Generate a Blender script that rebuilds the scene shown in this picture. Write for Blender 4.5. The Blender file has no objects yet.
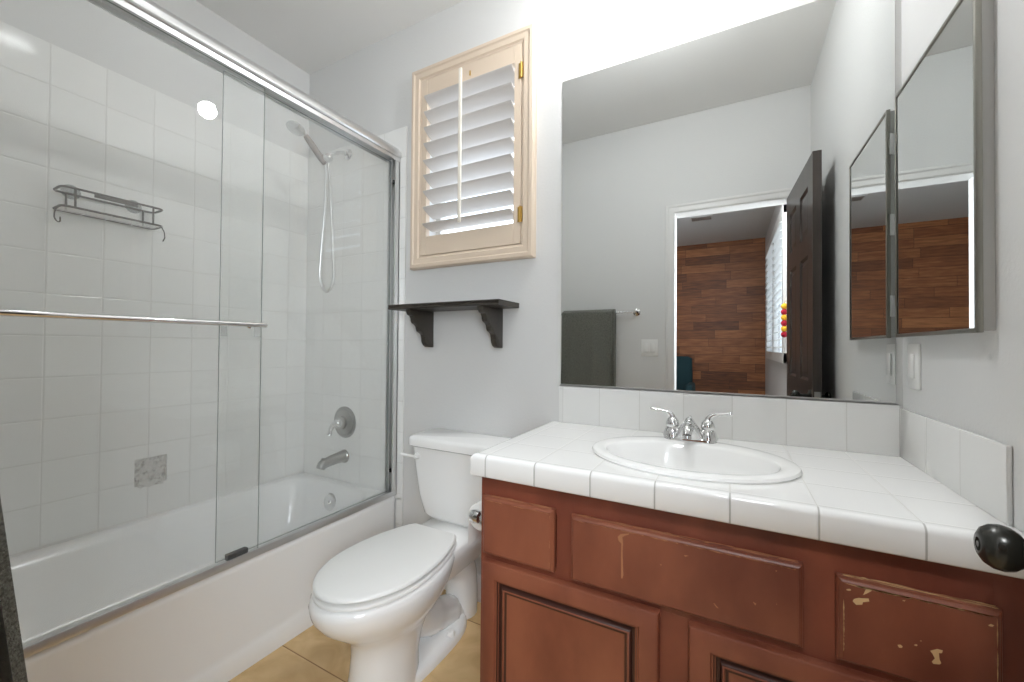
import bpy, bmesh, math, random
from mathutils import Vector, Matrix
random.seed(7)
SC = bpy.context.scene
COL = SC.collection
PI = math.pi
def lin(c):
    return tuple(((v/255)/12.92 if v/255 <= .04045 else ((v/255+.055)/1.055)**2.4) for v in c) + (1.0,)

# ------------------------------------------------------------------ camera
F_PX, PSI, PIT, ROLL = 405.83, 0.4934, 0.0119, 0.008
cam_d = bpy.data.cameras.new('camera'); cam = bpy.data.objects.new('camera', cam_d); COL.objects.link(cam)
cam_d.sensor_fit = 'HORIZONTAL'; cam_d.sensor_width = 36.0; cam_d.lens = F_PX/1024*36.0
cam_d.clip_start = .01; cam_d.clip_end = 100
cp, sp = math.cos(PIT), math.sin(PIT)
fwd = Vector((-math.sin(PSI)*cp, math.cos(PSI)*cp, sp))
rgt = Vector((math.cos(PSI), math.sin(PSI), 0))
upv = rgt.cross(fwd)
r2 = rgt*math.cos(ROLL) - upv*math.sin(ROLL)*-1
u2 = r2.cross(fwd)
M = Matrix(((r2.x, u2.x, -fwd.x, 0), (r2.y, u2.y, -fwd.y, 0), (r2.z, u2.z, -fwd.z, 1.14), (0, 0, 0, 1)))
cam.matrix_world = M
SC.camera = cam

# ------------------------------------------------------------------ world, exposure
w = bpy.data.worlds.new('sky'); SC.world = w; w.use_nodes = True
bg = w.node_tree.nodes['Background']
bg.inputs[0].default_value = (.80, .90, 1.0, 1); bg.inputs[1].default_value = 2.6
SC.view_settings.view_transform = 'Standard'; SC.view_settings.look = 'None'
SC.view_settings.gamma = 1.0; SC.view_settings.use_curve_mapping = False
SC.view_settings.exposure = 0.30
cy = SC.cycles
cy.max_bounces = 16; cy.diffuse_bounces = 10; cy.glossy_bounces = 10; cy.transmission_bounces = 8
cy.transparent_max_bounces = 24; cy.use_denoising = True
cy.sample_clamp_indirect = 6.0
cy.caustics_reflective = True; cy.caustics_refractive = False
BULB = 200.0          # strength of the vanity bulb
CAN = 11.0             # strength of the ceiling can
BED_FILL = 58.0            # strength of the unseen bedroom lamp added to fill through the doorway
WIN_FILL = 74.0            # area fill behind the added, unseen window by the doorway
ld = bpy.data.lights.new('added_window_fill', 'AREA'); ld.shape = 'RECTANGLE'; ld.size = .86; ld.size_y = 1.7  # area light added as fill for the tub front and toilet
ld.energy = WIN_FILL; ld.color = (.94, .975, 1.0)
lo = bpy.data.objects.new('added_window_fill', ld); COL.objects.link(lo); lo.location = (.60, -.60, 1.5)
lo.rotation_euler = Vector((-1, .0, -.05)).to_track_quat('-Z', 'Z').to_euler()

# ------------------------------------------------------------------ measures of the room
D = 1.55; XL = -2.223; XR = .434; XT = -1.49; ZC = 2.7615; E0 = .04; T = .12
DX0, DX1, DZ = -.345, .345, 2.08      # doorway
BY = -3.9                            # far wall of the bedroom
BXL, BXR = -3.2, .452

# ------------------------------------------------------------------ materials
def newmat(name):
    m = bpy.data.materials.new(name); m.use_nodes = True
    nt = m.node_tree; b = nt.nodes['Principled BSDF']
    return m, nt, b
def pm(name, rgb, rough=.5, metal=0., bump=None, var=None, spec=.5, coat=0., sheen=0.):
    m, nt, b = newmat(name)
    b.inputs['Base Color'].default_value = lin(rgb); b.inputs['Roughness'].default_value = rough
    b.inputs['Metallic'].default_value = metal; b.inputs['Specular IOR Level'].default_value = spec
    b.inputs['Coat Weight'].default_value = coat; b.inputs['Coat Roughness'].default_value = .1
    b.inputs['Sheen Weight'].default_value = sheen
    tc = nt.nodes.new('ShaderNodeNewGeometry')
    if bump:
        sc, st, di = bump
        n = nt.nodes.new('ShaderNodeTexNoise'); n.inputs['Scale'].default_value = sc; n.inputs['Detail'].default_value = 3
        nt.links.new(tc.outputs['Position'], n.inputs['Vector'])
        bp = nt.nodes.new('ShaderNodeBump'); bp.inputs['Strength'].default_value = st; bp.inputs['Distance'].default_value = di
        nt.links.new(n.outputs['Fac'], bp.inputs['Height']); nt.links.new(bp.outputs['Normal'], b.inputs['Normal'])
    if var:
        sc, rgb2, lo, hi, stretch = var
        mp = nt.nodes.new('ShaderNodeMapping'); mp.inputs['Scale'].default_value = stretch
        nt.links.new(tc.outputs['Position'], mp.inputs['Vector'])
        n = nt.nodes.new('ShaderNodeTexNoise'); n.inputs['Scale'].default_value = sc; n.inputs['Detail'].default_value = 6
        nt.links.new(mp.outputs[0], n.inputs['Vector'])
        mr = nt.nodes.new('ShaderNodeMapRange'); mr.inputs[1].default_value = lo; mr.inputs[2].default_value = hi
        nt.links.new(n.outputs['Fac'], mr.inputs[0])
        mx = nt.nodes.new('ShaderNodeMix'); mx.data_type = 'RGBA'
        mx.inputs[6].default_value = lin(rgb); mx.inputs[7].default_value = lin(rgb2)
        nt.links.new(mr.outputs[0], mx.inputs[0]); nt.links.new(mx.outputs[2], b.inputs['Base Color'])
    return m
def math_(nt, op, a, b_=None, clamp=False):
    n = nt.nodes.new('ShaderNodeMath'); n.operation = op; n.use_clamp = clamp
    for i, v in enumerate((a, b_)):
        if v is None: continue
        if isinstance(v, (int, float)): n.inputs[i].default_value = v
        else: nt.links.new(v, n.inputs[i])
    return n.outputs[0]
def tile(name, rgb, grout, axes, size, off, gw=.0016, rough=.1, var=.02, wav=.15, stone=None, pill=.005, bstr=.5):
    m, nt, b = newmat(name)
    g = nt.nodes.new('ShaderNodeNewGeometry'); s = nt.nodes.new('ShaderNodeSeparateXYZ')
    nt.links.new(g.outputs['Position'], s.inputs[0])
    ds, fl = [], []
    for ax, sz, of in zip(axes, size, off):
        t = math_(nt, 'DIVIDE', math_(nt, 'SUBTRACT', s.outputs['XYZ'.index(ax)], of), sz)
        ds.append(math_(nt, 'MULTIPLY', math_(nt, 'PINGPONG', t, .5), sz)); fl.append(math_(nt, 'FLOOR', t))
    d = math_(nt, 'MINIMUM', ds[0], ds[1]) if len(ds) > 1 else ds[0]
    def sm(lo, hi):
        mr = nt.nodes.new('ShaderNodeMapRange'); mr.interpolation_type = 'SMOOTHSTEP'
        mr.inputs[1].default_value = lo; mr.inputs[2].default_value = hi; nt.links.new(d, mr.inputs[0]); return mr.outputs[0]
    mask = sm(gw*.6, gw*1.4); hgt = sm(gw*.5, pill)
    cv = nt.nodes.new('ShaderNodeCombineXYZ')
    for i, f in enumerate(fl): nt.links.new(f, cv.inputs[i])
    wn = nt.nodes.new('ShaderNodeTexWhiteNoise'); nt.links.new(cv.outputs[0], wn.inputs['Vector'])
    val = math_(nt, 'ADD', math_(nt, 'MULTIPLY', wn.outputs['Value'], var*2), 1-var)
    hs = nt.nodes.new('ShaderNodeHueSaturation'); hs.inputs['Color'].default_value = lin(rgb); nt.links.new(val, hs.inputs['Value'])
    colo = hs.outputs[0]
    if stone:
        n = nt.nodes.new('ShaderNodeTexNoise'); n.inputs['Scale'].default_value = stone[1]; n.inputs['Detail'].default_value = 8
        n.inputs['Distortion'].default_value = 1.2
        ad = nt.nodes.new('ShaderNodeVectorMath'); ad.operation = 'ADD'
        nt.links.new(g.outputs['Position'], ad.inputs[0]); nt.links.new(wn.outputs['Color'], ad.inputs[1])
        nt.links.new(ad.outputs[0], n.inputs['Vector'])
        mr = nt.nodes.new('ShaderNodeMapRange'); mr.inputs[1].default_value = .38; mr.inputs[2].default_value = .68
        nt.links.new(n.outputs['Fac'], mr.inputs[0])
        mx = nt.nodes.new('ShaderNodeMix'); mx.data_type = 'RGBA'; nt.links.new(mr.outputs[0], mx.inputs[0])
        nt.links.new(colo, mx.inputs[6]); mx.inputs[7].default_value = lin(stone[0]); colo = mx.outputs[2]
    mx = nt.nodes.new('ShaderNodeMix'); mx.data_type = 'RGBA'; nt.links.new(mask, mx.inputs[0])
    mx.inputs[6].default_value = lin(grout); nt.links.new(colo, mx.inputs[7]); nt.links.new(mx.outputs[2], b.inputs['Base Color'])
    ro = nt.nodes.new('ShaderNodeMapRange'); nt.links.new(mask, ro.inputs[0]); ro.inputs[3].default_value = .7; ro.inputs[4].default_value = rough
    nt.links.new(ro.outputs[0], b.inputs['Roughness'])
    nz = nt.nodes.new('ShaderNodeTexNoise'); nz.inputs['Scale'].default_value = 9; nt.links.new(g.outputs['Position'], nz.inputs['Vector'])
    h = math_(nt, 'ADD', hgt, math_(nt, 'MULTIPLY', nz.outputs['Fac'], wav))
    bp = nt.nodes.new('ShaderNodeBump'); bp.inputs['Strength'].default_value = bstr; bp.inputs['Distance'].default_value = .0015
    nt.links.new(h, bp.inputs['Height']); nt.links.new(bp.outputs[0], b.inputs['Normal'])
    return m
def glass(name, haze=.05, tint=(.985, .99, .987)):
    m = bpy.data.materials.new(name); m.use_nodes = True; nt = m.node_tree; nt.nodes.clear()
    o = nt.nodes.new('ShaderNodeOutputMaterial'); tr = nt.nodes.new('ShaderNodeBsdfTransparent'); tr.inputs[0].default_value = tint+(1,)
    gl = nt.nodes.new('ShaderNodeBsdfGlossy'); gl.inputs['Roughness'].default_value = .015
    fr = nt.nodes.new('ShaderNodeFresnel'); fr.inputs[0].default_value = 1.52
    gm = nt.nodes.new('ShaderNodeNewGeometry'); ff = math_(nt, 'MULTIPLY', fr.outputs[0], math_(nt, 'SUBTRACT', 1.0, gm.outputs['Backfacing']))
    df = nt.nodes.new('ShaderNodeBsdfDiffuse'); df.inputs[0].default_value = (.8, .81, .8, 1)
    m1 = nt.nodes.new('ShaderNodeMixShader'); m2 = nt.nodes.new('ShaderNodeMixShader'); m1.inputs[0].default_value = haze
    nt.links.new(tr.outputs[0], m1.inputs[1]); nt.links.new(df.outputs[0], m1.inputs[2])
    nt.links.new(ff, m2.inputs[0]); nt.links.new(m1.outputs[0], m2.inputs[1]); nt.links.new(gl.outputs[0], m2.inputs[2])
    nt.links.new(m2.outputs[0], o.inputs[0])
    return m
def emit(name, rgb, st):
    m, nt, b = newmat(name); b.inputs['Base Color'].default_value = rgb+(1,)
    b.inputs['Emission Color'].default_value = rgb+(1,); b.inputs['Emission Strength'].default_value = st
    return m

WALL = pm('painted_wall', (219, 219, 218), .6, bump=(130, .16, .004))
CEIL = pm('painted_ceiling', (232, 231, 229), .8, bump=(90, .12, .004))
TILE_L = tile('shower_tile_left', (241, 241, 239), (222, 221, 218), 'YZ', (.155, .155), (.50, .39))
TILE_F = tile('shower_tile_far', (241, 241, 239), (222, 221, 218), 'XZ', (.155, .155), (-1.446, .39))
TILE_C = tile('counter_tile', (240, 240, 239), (196, 195, 191), 'XY', (.15, .15), (0., .988), gw=.0012, bstr=.25, rough=.09, var=.01)
TILE_CF = tile('counter_edge_tile', (236, 236, 235), (176, 175, 171), 'X', (.15,), (0.,), rough=.09, var=.01)
TILE_CL = tile('counter_side_tile', (236, 236, 235), (176, 175, 171), 'Y', (.15,), (.964,), rough=.09, var=.01)
TILE_B = tile('backsplash_tile', (236, 236, 234), (214, 213, 209), 'X', (.15,), (.006,), gw=.0012, bstr=.25, rough=.09, var=.015)
TILE_BR = tile('side_backsplash_tile', (236, 236, 234), (204, 203, 199), 'Y', (.168,), (1.367,), gw=.0012, bstr=.25, rough=.09, var=.015)
FLOOR = tile('floor_tile', (214, 184, 136), (140, 108, 70), 'XY', (.457, .457), (-1.065, .957), gw=.002, rough=.35, var=.05, stone=((186, 152, 104), 5.5), wav=.4, pill=.007)
MORTAR = pm('old_mortar', (212, 211, 208), .9, bump=(70, .5, .01), var=(45, (166, 164, 160), .52, .66, (1, 1, 1)))
ENAMEL = pm('tub_enamel', (245, 245, 245), .16, spec=.55)
PORC = pm('porcelain', (243, 243, 242), .09, spec=.6)
PLAST = pm('white_plastic', (238, 238, 236), .3)
CHROME = pm('chrome', (226, 226, 226), .07, 1.)
SILVER = pm('brushed_silver', (222, 222, 222), .36, 1.)
STEEL = pm('steel_frame', (158, 156, 148), .36, 1.)
NICKEL = pm('brushed_nickel', (168, 167, 163), .3, 1.)
MIRROR = pm('mirror_silver', (222, 224, 223), .0, 1.)
BLACK = pm('black_rubber', (22, 22, 22), .5)
KNOBM = pm('dark_bronze_knob', (40, 40, 35), .24, .3, spec=.6)
SHELFM = pm('dark_espresso_wood', (62, 56, 48), .42, var=(30, (46, 41, 36), .4, .6, (1, 8, 8)))
CREAM = pm('cream_shutter_paint', (220, 202, 182), .45)
LOUV = pm('louver_paint', (208, 203, 199), .4)
ROD = pm('rod_paint', (236, 230, 218), .4)
BRASS = pm('brass', (205, 168, 96), .3, 1.)
WOOD = pm('cherry_cabinet_wood', (134, 72, 52), .4, var=(5, (92, 42, 31), .36, .68, (1, 1, .5)), bump=(220, .05, .002))
WOODF = pm('cherry_front_wood', (140, 82, 59), .4, var=(4.5, (98, 46, 33), .36, .68, (1, 1, .5)), bump=(220, .05, .002))
WEAR = pm('bare_wood', (206, 172, 126), .7)
WEARD = pm('worn_edge_wood', (168, 116, 82), .6)
TOWEL = pm('charcoal_terry', (122, 123, 114), .95, bump=(420, .9, .006), var=(260, (92, 93, 85), .4, .6, (1, 1, 1)), sheen=.3)
DOORM = pm('dark_brown_door', (66, 57, 52), .32, var=(8, (54, 46, 42), .4, .6, (3, 3, .4)))
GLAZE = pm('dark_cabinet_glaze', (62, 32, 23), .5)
TRIM = pm('white_trim', (226, 225, 223), .35)
WIREM = pm('bronze_wire', (92, 86, 82), .4, .6)
GLASS = glass('shower_glass', .075)
GEDGE = pm('glass_edge', (132, 142, 138), .15, .0)
PANE = glass('window_glass', .0, (.97, .98, .99))
CASEM = pm('grey_enamel', (196, 196, 194), .4)
TEAL = pm('teal_fabric', (22, 52, 58), .9, bump=(300, .4, .003))
RED = pm('red_wool', (176, 28, 52), .9); YEL = pm('yellow_wool', (240, 186, 48), .9)
PAPER = pm('tissue_paper', (240, 239, 236), .95)
LEAF = pm('dark_leg_wood', (50, 38, 30), .5)
CARPET = pm('carpet', (160, 148, 132), .95, bump=(300, .8, .006))
BWALL = pm('bedroom_wall', (206, 204, 204), .7)
BCEIL = pm('bedroom_ceiling', (200, 200, 200), .8)
HANDLE = pm('shower_handle_grey', (150, 142, 138), .35, .3)
CLEAR = glass('clear_plastic', .25, (.9, .91, .91))

def planks():
    m, nt, b = newmat('wood_plank_wall')
    g = nt.nodes.new('ShaderNodeNewGeometry'); s = nt.nodes.new('ShaderNodeSeparateXYZ'); nt.links.new(g.outputs['Position'], s.inputs[0])
    row = math_(nt, 'FLOOR', math_(nt, 'DIVIDE', s.outputs['Z'], .128))
    rz = math_(nt, 'PINGPONG', math_(nt, 'DIVIDE', s.outputs['Z'], .128), .5)
    wn = nt.nodes.new('ShaderNodeTexWhiteNoise'); wn.noise_dimensions = '1D'; nt.links.new(row, wn.inputs['W'])
    xs = math_(nt, 'DIVIDE', math_(nt, 'ADD', s.outputs['X'], math_(nt, 'MULTIPLY', wn.outputs['Value'], 3.)), .62)
    col = math_(nt, 'FLOOR', xs); cx = math_(nt, 'PINGPONG', xs, .5)
    cv = nt.nodes.new('ShaderNodeCombineXYZ'); nt.links.new(row, cv.inputs[0]); nt.links.new(col, cv.inputs[1])
    w2 = nt.nodes.new('ShaderNodeTexWhiteNoise'); nt.links.new(cv.outputs[0], w2.inputs['Vector'])
    mp = nt.nodes.new('ShaderNodeMapping'); mp.inputs['Scale'].default_value = (3.4, 1, 30)
    nt.links.new(g.outputs['Position'], mp.inputs['Vector'])
    ad = nt.nodes.new('ShaderNodeVectorMath'); ad.operation = 'ADD'; nt.links.new(mp.outputs[0], ad.inputs[0]); nt.links.new(w2.outputs['Color'], ad.inputs[1])
    n = nt.nodes.new('ShaderNodeTexNoise'); n.inputs['Scale'].default_value = 1.6; n.inputs['Detail'].default_value = 7; nt.links.new(ad.outputs[0], n.inputs['Vector'])
    f = math_(nt, 'ADD', math_(nt, 'MULTIPLY', n.outputs['Fac'], .75), math_(nt, 'MULTIPLY', w2.outputs['Value'], .42))
    cr = nt.nodes.new('ShaderNodeValToRGB'); nt.links.new(f, cr.inputs[0])
    e = cr.color_ramp.elements; e[0].position = .25; e[0].color = lin((82, 46, 26)); e[1].position = .92; e[1].color = lin((176, 118, 72))
    k = e.new(.58); k.color = lin((134, 80, 45))
    gap = math_(nt, 'MULTIPLY', math_(nt, 'GREATER_THAN', rz, .018), math_(nt, 'GREATER_THAN', cx, .003))
    mx = nt.nodes.new('ShaderNodeMix'); mx.data_type = 'RGBA'; nt.links.new(gap, mx.inputs[0])
    mx.inputs[6].default_value = lin((66, 38, 24)); nt.links.new(cr.outputs[0], mx.inputs[7]); nt.links.new(mx.outputs[2], b.inputs['Base Color'])
    b.inputs['Roughness'].default_value = .5
    return m
PLANK = planks()

# ------------------------------------------------------------------ mesh helpers (all in world metres)
class B:
    def __init__(s): s.bm = bmesh.new()
    def box(s, x0, x1, y0, y1, z0, z1, bev=0, seg=2):
        t = bmesh.new()
        bmesh.ops.create_cube(t, size=1)
        for v in t.verts:
            v.co = Vector(((x0+x1)/2+v.co.x*(x1-x0), (y0+y1)/2+v.co.y*(y1-y0), (z0+z1)/2+v.co.z*(z1-z0)))
        if bev: bmesh.ops.bevel(t, geom=t.edges[:], offset=bev, segments=seg, profile=.5, affect='EDGES')
        s.add(t); return s
    def add(s, t, mi=0):
        me = bpy.data.meshes.new('t'); 
        if mi:
            for f in t.faces: f.material_index = mi
        t.to_mesh(me); t.free(); s.bm.from_mesh(me); bpy.data.meshes.remove(me)
    def loft(s, rings, cap0=True, cap1=True, closed=True):
        vs = [[s.bm.verts.new(p) for p in r] for r in rings]
        n = len(vs[0])
        for a, b in zip(vs, vs[1:]):
            for i in range(n if closed else n-1):
                j = (i+1) % n
                try: s.bm.faces.new((a[i], a[j], b[j], b[i]))
                except ValueError: pass
        if cap0: s.bm.faces.new(vs[0][::-1])
        if cap1: s.bm.faces.new(vs[-1])
        return s
    def tube(s, pts, r, n=10, closed=False, caps=True):
        pts = [Vector(p) for p in pts]; N = len(pts)
        rs = r if isinstance(r, (list, tuple)) else [r]*N
        rings = []; prev = None
        for i, p in enumerate(pts):
            if closed: t = (pts[(i+1) % N]-pts[i-1])
            else: t = pts[min(i+1, N-1)]-pts[max(i-1, 0)]
            t.normalize()
            if prev is None:
                a = Vector((0, 0, 1)) if abs(t.z) < .9 else Vector((1, 0, 0))
                nx = t.cross(a).normalized()
            else:
                nx = (prev - t*prev.dot(t)).normalized()
            prev = nx; ny = t.cross(nx)
            rings.append([p+(nx*math.cos(2*PI*k/n)+ny*math.sin(2*PI*k/n))*rs[i] for k in range(n)])
        if closed: rings.append(rings[0])
        return s.loft(rings, not closed and caps, not closed and caps)
    def lathe(s, o, axis, prof, n=32, caps=True):
        o = Vector(o); ax = Vector(axis).normalized()
        a = Vector((0, 0, 1)) if abs(ax.z) < .9 else Vector((1, 0, 0))
        u = ax.cross(a).normalized(); v = ax.cross(u)
        rings = [[o+ax*h+(u*math.cos(2*PI*k/n)+v*math.sin(2*PI*k/n))*max(r, 1e-5) for k in range(n)] for r, h in prof]
        return s.loft(rings, caps, caps)
    def prism(s, poly, d, bev=0, seg=2):
        # poly: list of 3-D points, d: extrusion vector
        t = bmesh.new(); d = Vector(d)
        a = [t.verts.new(p) for p in poly]; b = [t.verts.new(Vector(p)+d) for p in poly]
        n = len(a); t.faces.new(a[::-1]); t.faces.new(b)
        for i in range(n): t.faces.new((a[i], a[(i+1) % n], b[(i+1) % n], b[i]))
        bmesh.ops.recalc_face_normals(t, faces=t.faces[:])
        if bev: bmesh.ops.bevel(t, geom=[e for e in t.edges if e.calc_face_angle(0) > .6], offset=bev, segments=seg, profile=.5, affect='EDGES')
        s.add(t); return s
    def nest(s, x0, x1, z0, z1, yb, prof, cap=True, capb=True):
        # concentric rectangles in the xz plane facing -y: prof = [(inset, height towards -y)]
        rings = [[(x0+i, yb-h, z0+i), (x1-i, yb-h, z0+i), (x1-i, yb-h, z1-i), (x0+i, yb-h, z1-i)] for i, h in prof]
        return s.loft(rings, capb, cap)
    def ball(s, c, r, n=16, sc=(1, 1, 1)):
        t = bmesh.new(); bmesh.ops.create_uvsphere(t, u_segments=n, v_segments=max(6, n//2), radius=r)
        for v in t.verts: v.co = Vector((v.co.x*sc[0], v.co.y*sc[1], v.co.z*sc[2]))+Vector(c)
        s.add(t); return s
def rrect(x0, x1, y0, y1, r, z, n=6):
    pts = []
    for cx, cy_, a0 in ((x1-r, y0+r, -PI/2), (x1-r, y1-r, 0), (x0+r, y1-r, PI/2), (x0+r, y0+r, PI)):
        for k in range(n+1):
            a = a0+PI/2*k/n; pts.append((cx+r*math.cos(a), cy_+r*math.sin(a), z))
    return pts
def worg(o):
    p = Vector((0, 0, 0))
    while o is not None: p += o.location; o = o.parent
    return p
def obj(name, b, mat, parent=None, smooth=35, org=None, mats=()):
    bm = b.bm; bmesh.ops.remove_doubles(bm, verts=bm.verts[:], dist=1e-6)
    bmesh.ops.recalc_face_normals(bm, faces=bm.faces[:])
    me = bpy.data.meshes.new(name)
    if parent is not None: o0 = worg(parent)
    elif org is not None: o0 = Vector(org)
    else:
        xs = [v.co for v in bm.verts]
        o0 = Vector(((min(v.x for v in xs)+max(v.x for v in xs))/2, (min(v.y for v in xs)+max(v.y for v in xs))/2, min(v.z for v in xs)))
    for v in bm.verts: v.co -= o0
    bm.to_mesh(me); bm.free()
    me.materials.append(mat)
    for m_ in mats: me.materials.append(m_)
    if smooth:
        for p in me.polygons: p.use_smooth = True
        me.set_sharp_from_angle(angle=math.radians(smooth))
    o = bpy.data.objects.new(name, me); COL.objects.link(o)
    if parent is not None: o.parent = parent
    else: o.location = o0
    return o
def tag(o, label, cat, group=None):
    o['label'] = label; o['category'] = cat
    if group: o['group'] = group
    return o
def thing(name, label, cat, loc, group=None):
    o = bpy.data.objects.new(name, None); COL.objects.link(o); o.location = loc; o.empty_display_size = .05
    return tag(o, label, cat, group)
def struct(name, b, mat, parent=None, smooth=0, mats=()):
    o = obj(name, b, mat, parent, smooth, mats=mats)
    if parent is None: o['kind'] = 'structure'
    return o
def arc(fn, n): return [fn(k/n) for k in range(n+1)]
def bez(p, n=16):
    # Catmull-Rom through the points
    P = [Vector(q) for q in p]; P = [P[0]*2-P[1]]+P+[P[-1]*2-P[-2]]; out = []
    for i in range(1, len(P)-2):
        a, b_, c, d = P[i-1:i+3]
        for k in range(n):
            t = k/n
            out.append(.5*((2*b_)+(c-a)*t+(2*a-5*b_+4*c-d)*t*t+(3*b_-a-3*c+d)*t**3))
    out.append(P[-2]); return out

# ================================================================== SETTING
WX0, WX1, WZ0, WZ1 = -1.322, -.806, 1.545, 2.462       # window opening
struct('floor', B().box(XL-T, XR+T, E0-T, D+T, -.1, 0), FLOOR)
struct('floor_bedroom', B().box(BXL-T, BXR+T, BY-T, E0-T, -.1, 0), CARPET)
struct('ceiling', B().box(XL-T, XR+T, E0-T+.001, D+T, ZC, ZC+.1), CEIL)
struct('ceiling_bedroom', B().box(BXL-T, BXR+T, BY-T, E0-T, ZC, ZC+.1), BCEIL)
SDY0, SDY1, SDZ0, SDZ1 = .765, .877, .527, .643
struct('wall_left', B().box(XL-T, XL-.02, E0-T, D+T, 0, ZC), WALL)
b = B(); b.box(XL-.02, XL-.006, E0, D, 2.2495, ZC)
struct('wall_left_upper', b, WALL)
b = B(); b.box(XL-.02, XL, E0, SDY0, .36, 2.25).box(XL-.02, XL, SDY1, D, .36, 2.25).box(XL-.02, XL, SDY0, SDY1, .36, SDZ0).box(XL-.02, XL, SDY0, SDY1, SDZ1, 2.25)
struct('wall_left_tile', b, TILE_L)
b = B(); b.box(XL-.02, WX0, D, D+T, 0, ZC).box(WX1, XR+T, D, D+T, 0, ZC).box(WX0, WX1, D, D+T, 0, WZ0).box(WX0, WX1, D, D+T, WZ1, ZC)
struct('wall_far', b, WALL)
b = B(); b.box(XL, -1.446, D-.007, D, .36, 2.25, .0025); b.box(XT+.001, -1.446, D-.007, D, .0, .37, .0025)
struct('wall_far_tile', b, TILE_F)
struct('wall_right', B().box(XR, XR+T, E0-T, D, 0, ZC), WALL)
b = B(); b.box(XL-.02, DX0-.015, E0-T, E0, 0, ZC).box(DX1+.015, XR, E0-T, E0, 0, ZC).box(DX0-.015, DX1+.015, E0-T, E0, DZ+.015, ZC)
b.box(BXL-T, XL-.02, E0-T, E0, 0, ZC)
struct('wall_near', b, WALL)
b = B().box(DX0-.015, DX0, E0-T-.004, E0+.002, 0, DZ).box(DX1, DX1+.015, E0-T-.004, E0+.002, 0, DZ).box(DX0-.015, DX1+.015, E0-T-.004, E0+.002, DZ, DZ+.015)
struct('trim_1', b, TRIM)
def casing(y, s):
    b = B(); cw = .056; i0 = .004
    for (a, c) in ((0, .009), (.010, .013), (.036, .016)):
        pass
    prof = [(0, 0), (0, .008), (.006, .011), (.034, .011), (.042, .015), (.052, .015), (cw, .010), (cw, 0)]
    for (p0, p1, out, along) in ((Vector((DX0-i0, y, 0)), Vector((DX0-i0, y, DZ+i0)), Vector((-1, 0, 0)), 'v'), (Vector((DX1+i0, y, 0)), Vector((DX1+i0, y, DZ+i0)), Vector((1, 0, 0)), 'v')):
        r0 = [p0+out*u_+Vector((0, s*h_, 0)) for u_, h_ in prof]; r1 = [p1+out*u_+Vector((0, s*h_, u_)) for u_, h_ in prof]
        b.loft([r0, r1])
    r0 = [Vector((DX0-i0-u_, y+s*h_, DZ+i0+u_)) for u_, h_ in prof]; r1 = [Vector((DX1+i0+u_, y+s*h_, DZ+i0+u_)) for u_, h_ in prof]
    b.loft([r0, r1]); return b
struct('trim_2', casing(E0, 1), TRIM)
struct('trim_3', casing(E0-T, -1), TRIM)
def baseboard(name, x0, x1, y, h=.115):
    p = [(0, 0), (-.014, 0), (-.014, h-.03), (-.010, h-.018), (-.008, h-.004), (-.004, h), (0, h)]
    struct(name, B().loft([[(x0, y+a, c) for a, c in p], [(x1, y+a, c) for a, c in p]]), TRIM)
baseboard('baseboard_far', -1.446, -.633, D)
# window in the far wall behind the shutter
wr = B(); wr.nest(WX0, WX1, WZ0, WZ1, D+T-.005, [(0, 0), (0, .035), (.03, .035), (.03, 0)], cap=False, capb=False)
win = struct('window_1', wr, TRIM)
obj('pane', B().box(WX0+.028, WX1-.028, D+T-.024, D+T-.018, WZ0+.028, WZ1-.028), PANE, win, 0)
struct('window_sill', B().box(WX0, WX1, D+.002, D+T-.04, WZ0-.0, WZ0+.006), TRIM)
# bedroom shell
struct('wall_bedroom_far', B().box(BXL-T, BXR+T, BY-T, BY, 0, ZC), PLANK)
BW = (-3.25, -1.38, 1.05, 2.42)
b = B(); b.box(BXR, BXR+T, BY, BW[0], 0, ZC).box(BXR, BXR+T, BW[1], -1.02, 0, ZC).box(BXR, BXR+T, -.18, E0-T, 0, ZC).box(BXR, BXR+T, -1.02, -.18, 0, .7).box(BXR, BXR+T, -1.02, -.18, 2.3, ZC).box(BXR, BXR+T, BW[0], BW[1], 0, BW[2]).box(BXR, BXR+T, BW[0], BW[1], BW[3], ZC)
struct('wall_bedroom_right', b, BWALL)
struct('wall_bedroom_left', B().box(BXL-T, BXL, BY, E0-T, 0, ZC), BWALL)

# ================================================================== BATHTUB
ZT = .384
tub = thing('bathtub', 'white enamel alcove bathtub behind the sliding glass shower doors', 'bathtub', (-1.86, .795, 0))
x0, x1, y0, y1 = XL+.001, XT, E0+.001, D-.0075
rings = [rrect(x0, x1, y0, y1, .004, 0), rrect(x0, x1, y0, y1, .004, .058), rrect(x0, x1-.006, y0, y1, .004, .07), rrect(x0, x1-.010, y0, y1, .006, .09), rrect(x0, x1-.006, y0, y1, .008, .30),
         rrect(x0, x1-.001, y0, y1, .01, .355), rrect(x0, x1, y0, y1, .012, .366), rrect(x0+.001, x1-.004, y0+.001, y1-.001, .014, .378), rrect(x0+.003, x1-.012, y0+.003, y1-.003, .016, ZT),
         rrect(x0+.035, x1-.085, y0+.05, y1-.045, .10, ZT-.001), rrect(x0+.045, x1-.095, y0+.06, y1-.055, .11, ZT-.008), rrect(x0+.06, x1-.105, y0+.085, y1-.07, .12, ZT-.04),
         rrect(x0+.09, x1-.125, y0+.16, y1-.10, .13, .20), rrect(x0+.115, x1-.15, y0+.24, y1-.13, .13, .105), rrect(x0+.16, x1-.19, y0+.30, y1-.18, .12, .075)]
obj('tub_shell', B().loft(rings), ENAMEL, tub, 50)
obj('overflow_plate', B().lathe((-1.885, 1.468, .295), (0, -1, .18), [(.05, -.016), (.05, .0), (.046, .006), (.03, .010), (.004, .010)]).lathe((-1.885, 1.458, .2968), (0, -1, .18), [(.006, 0), (.006, .006), (.001, .007)], 12), CHROME, tub)
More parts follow.
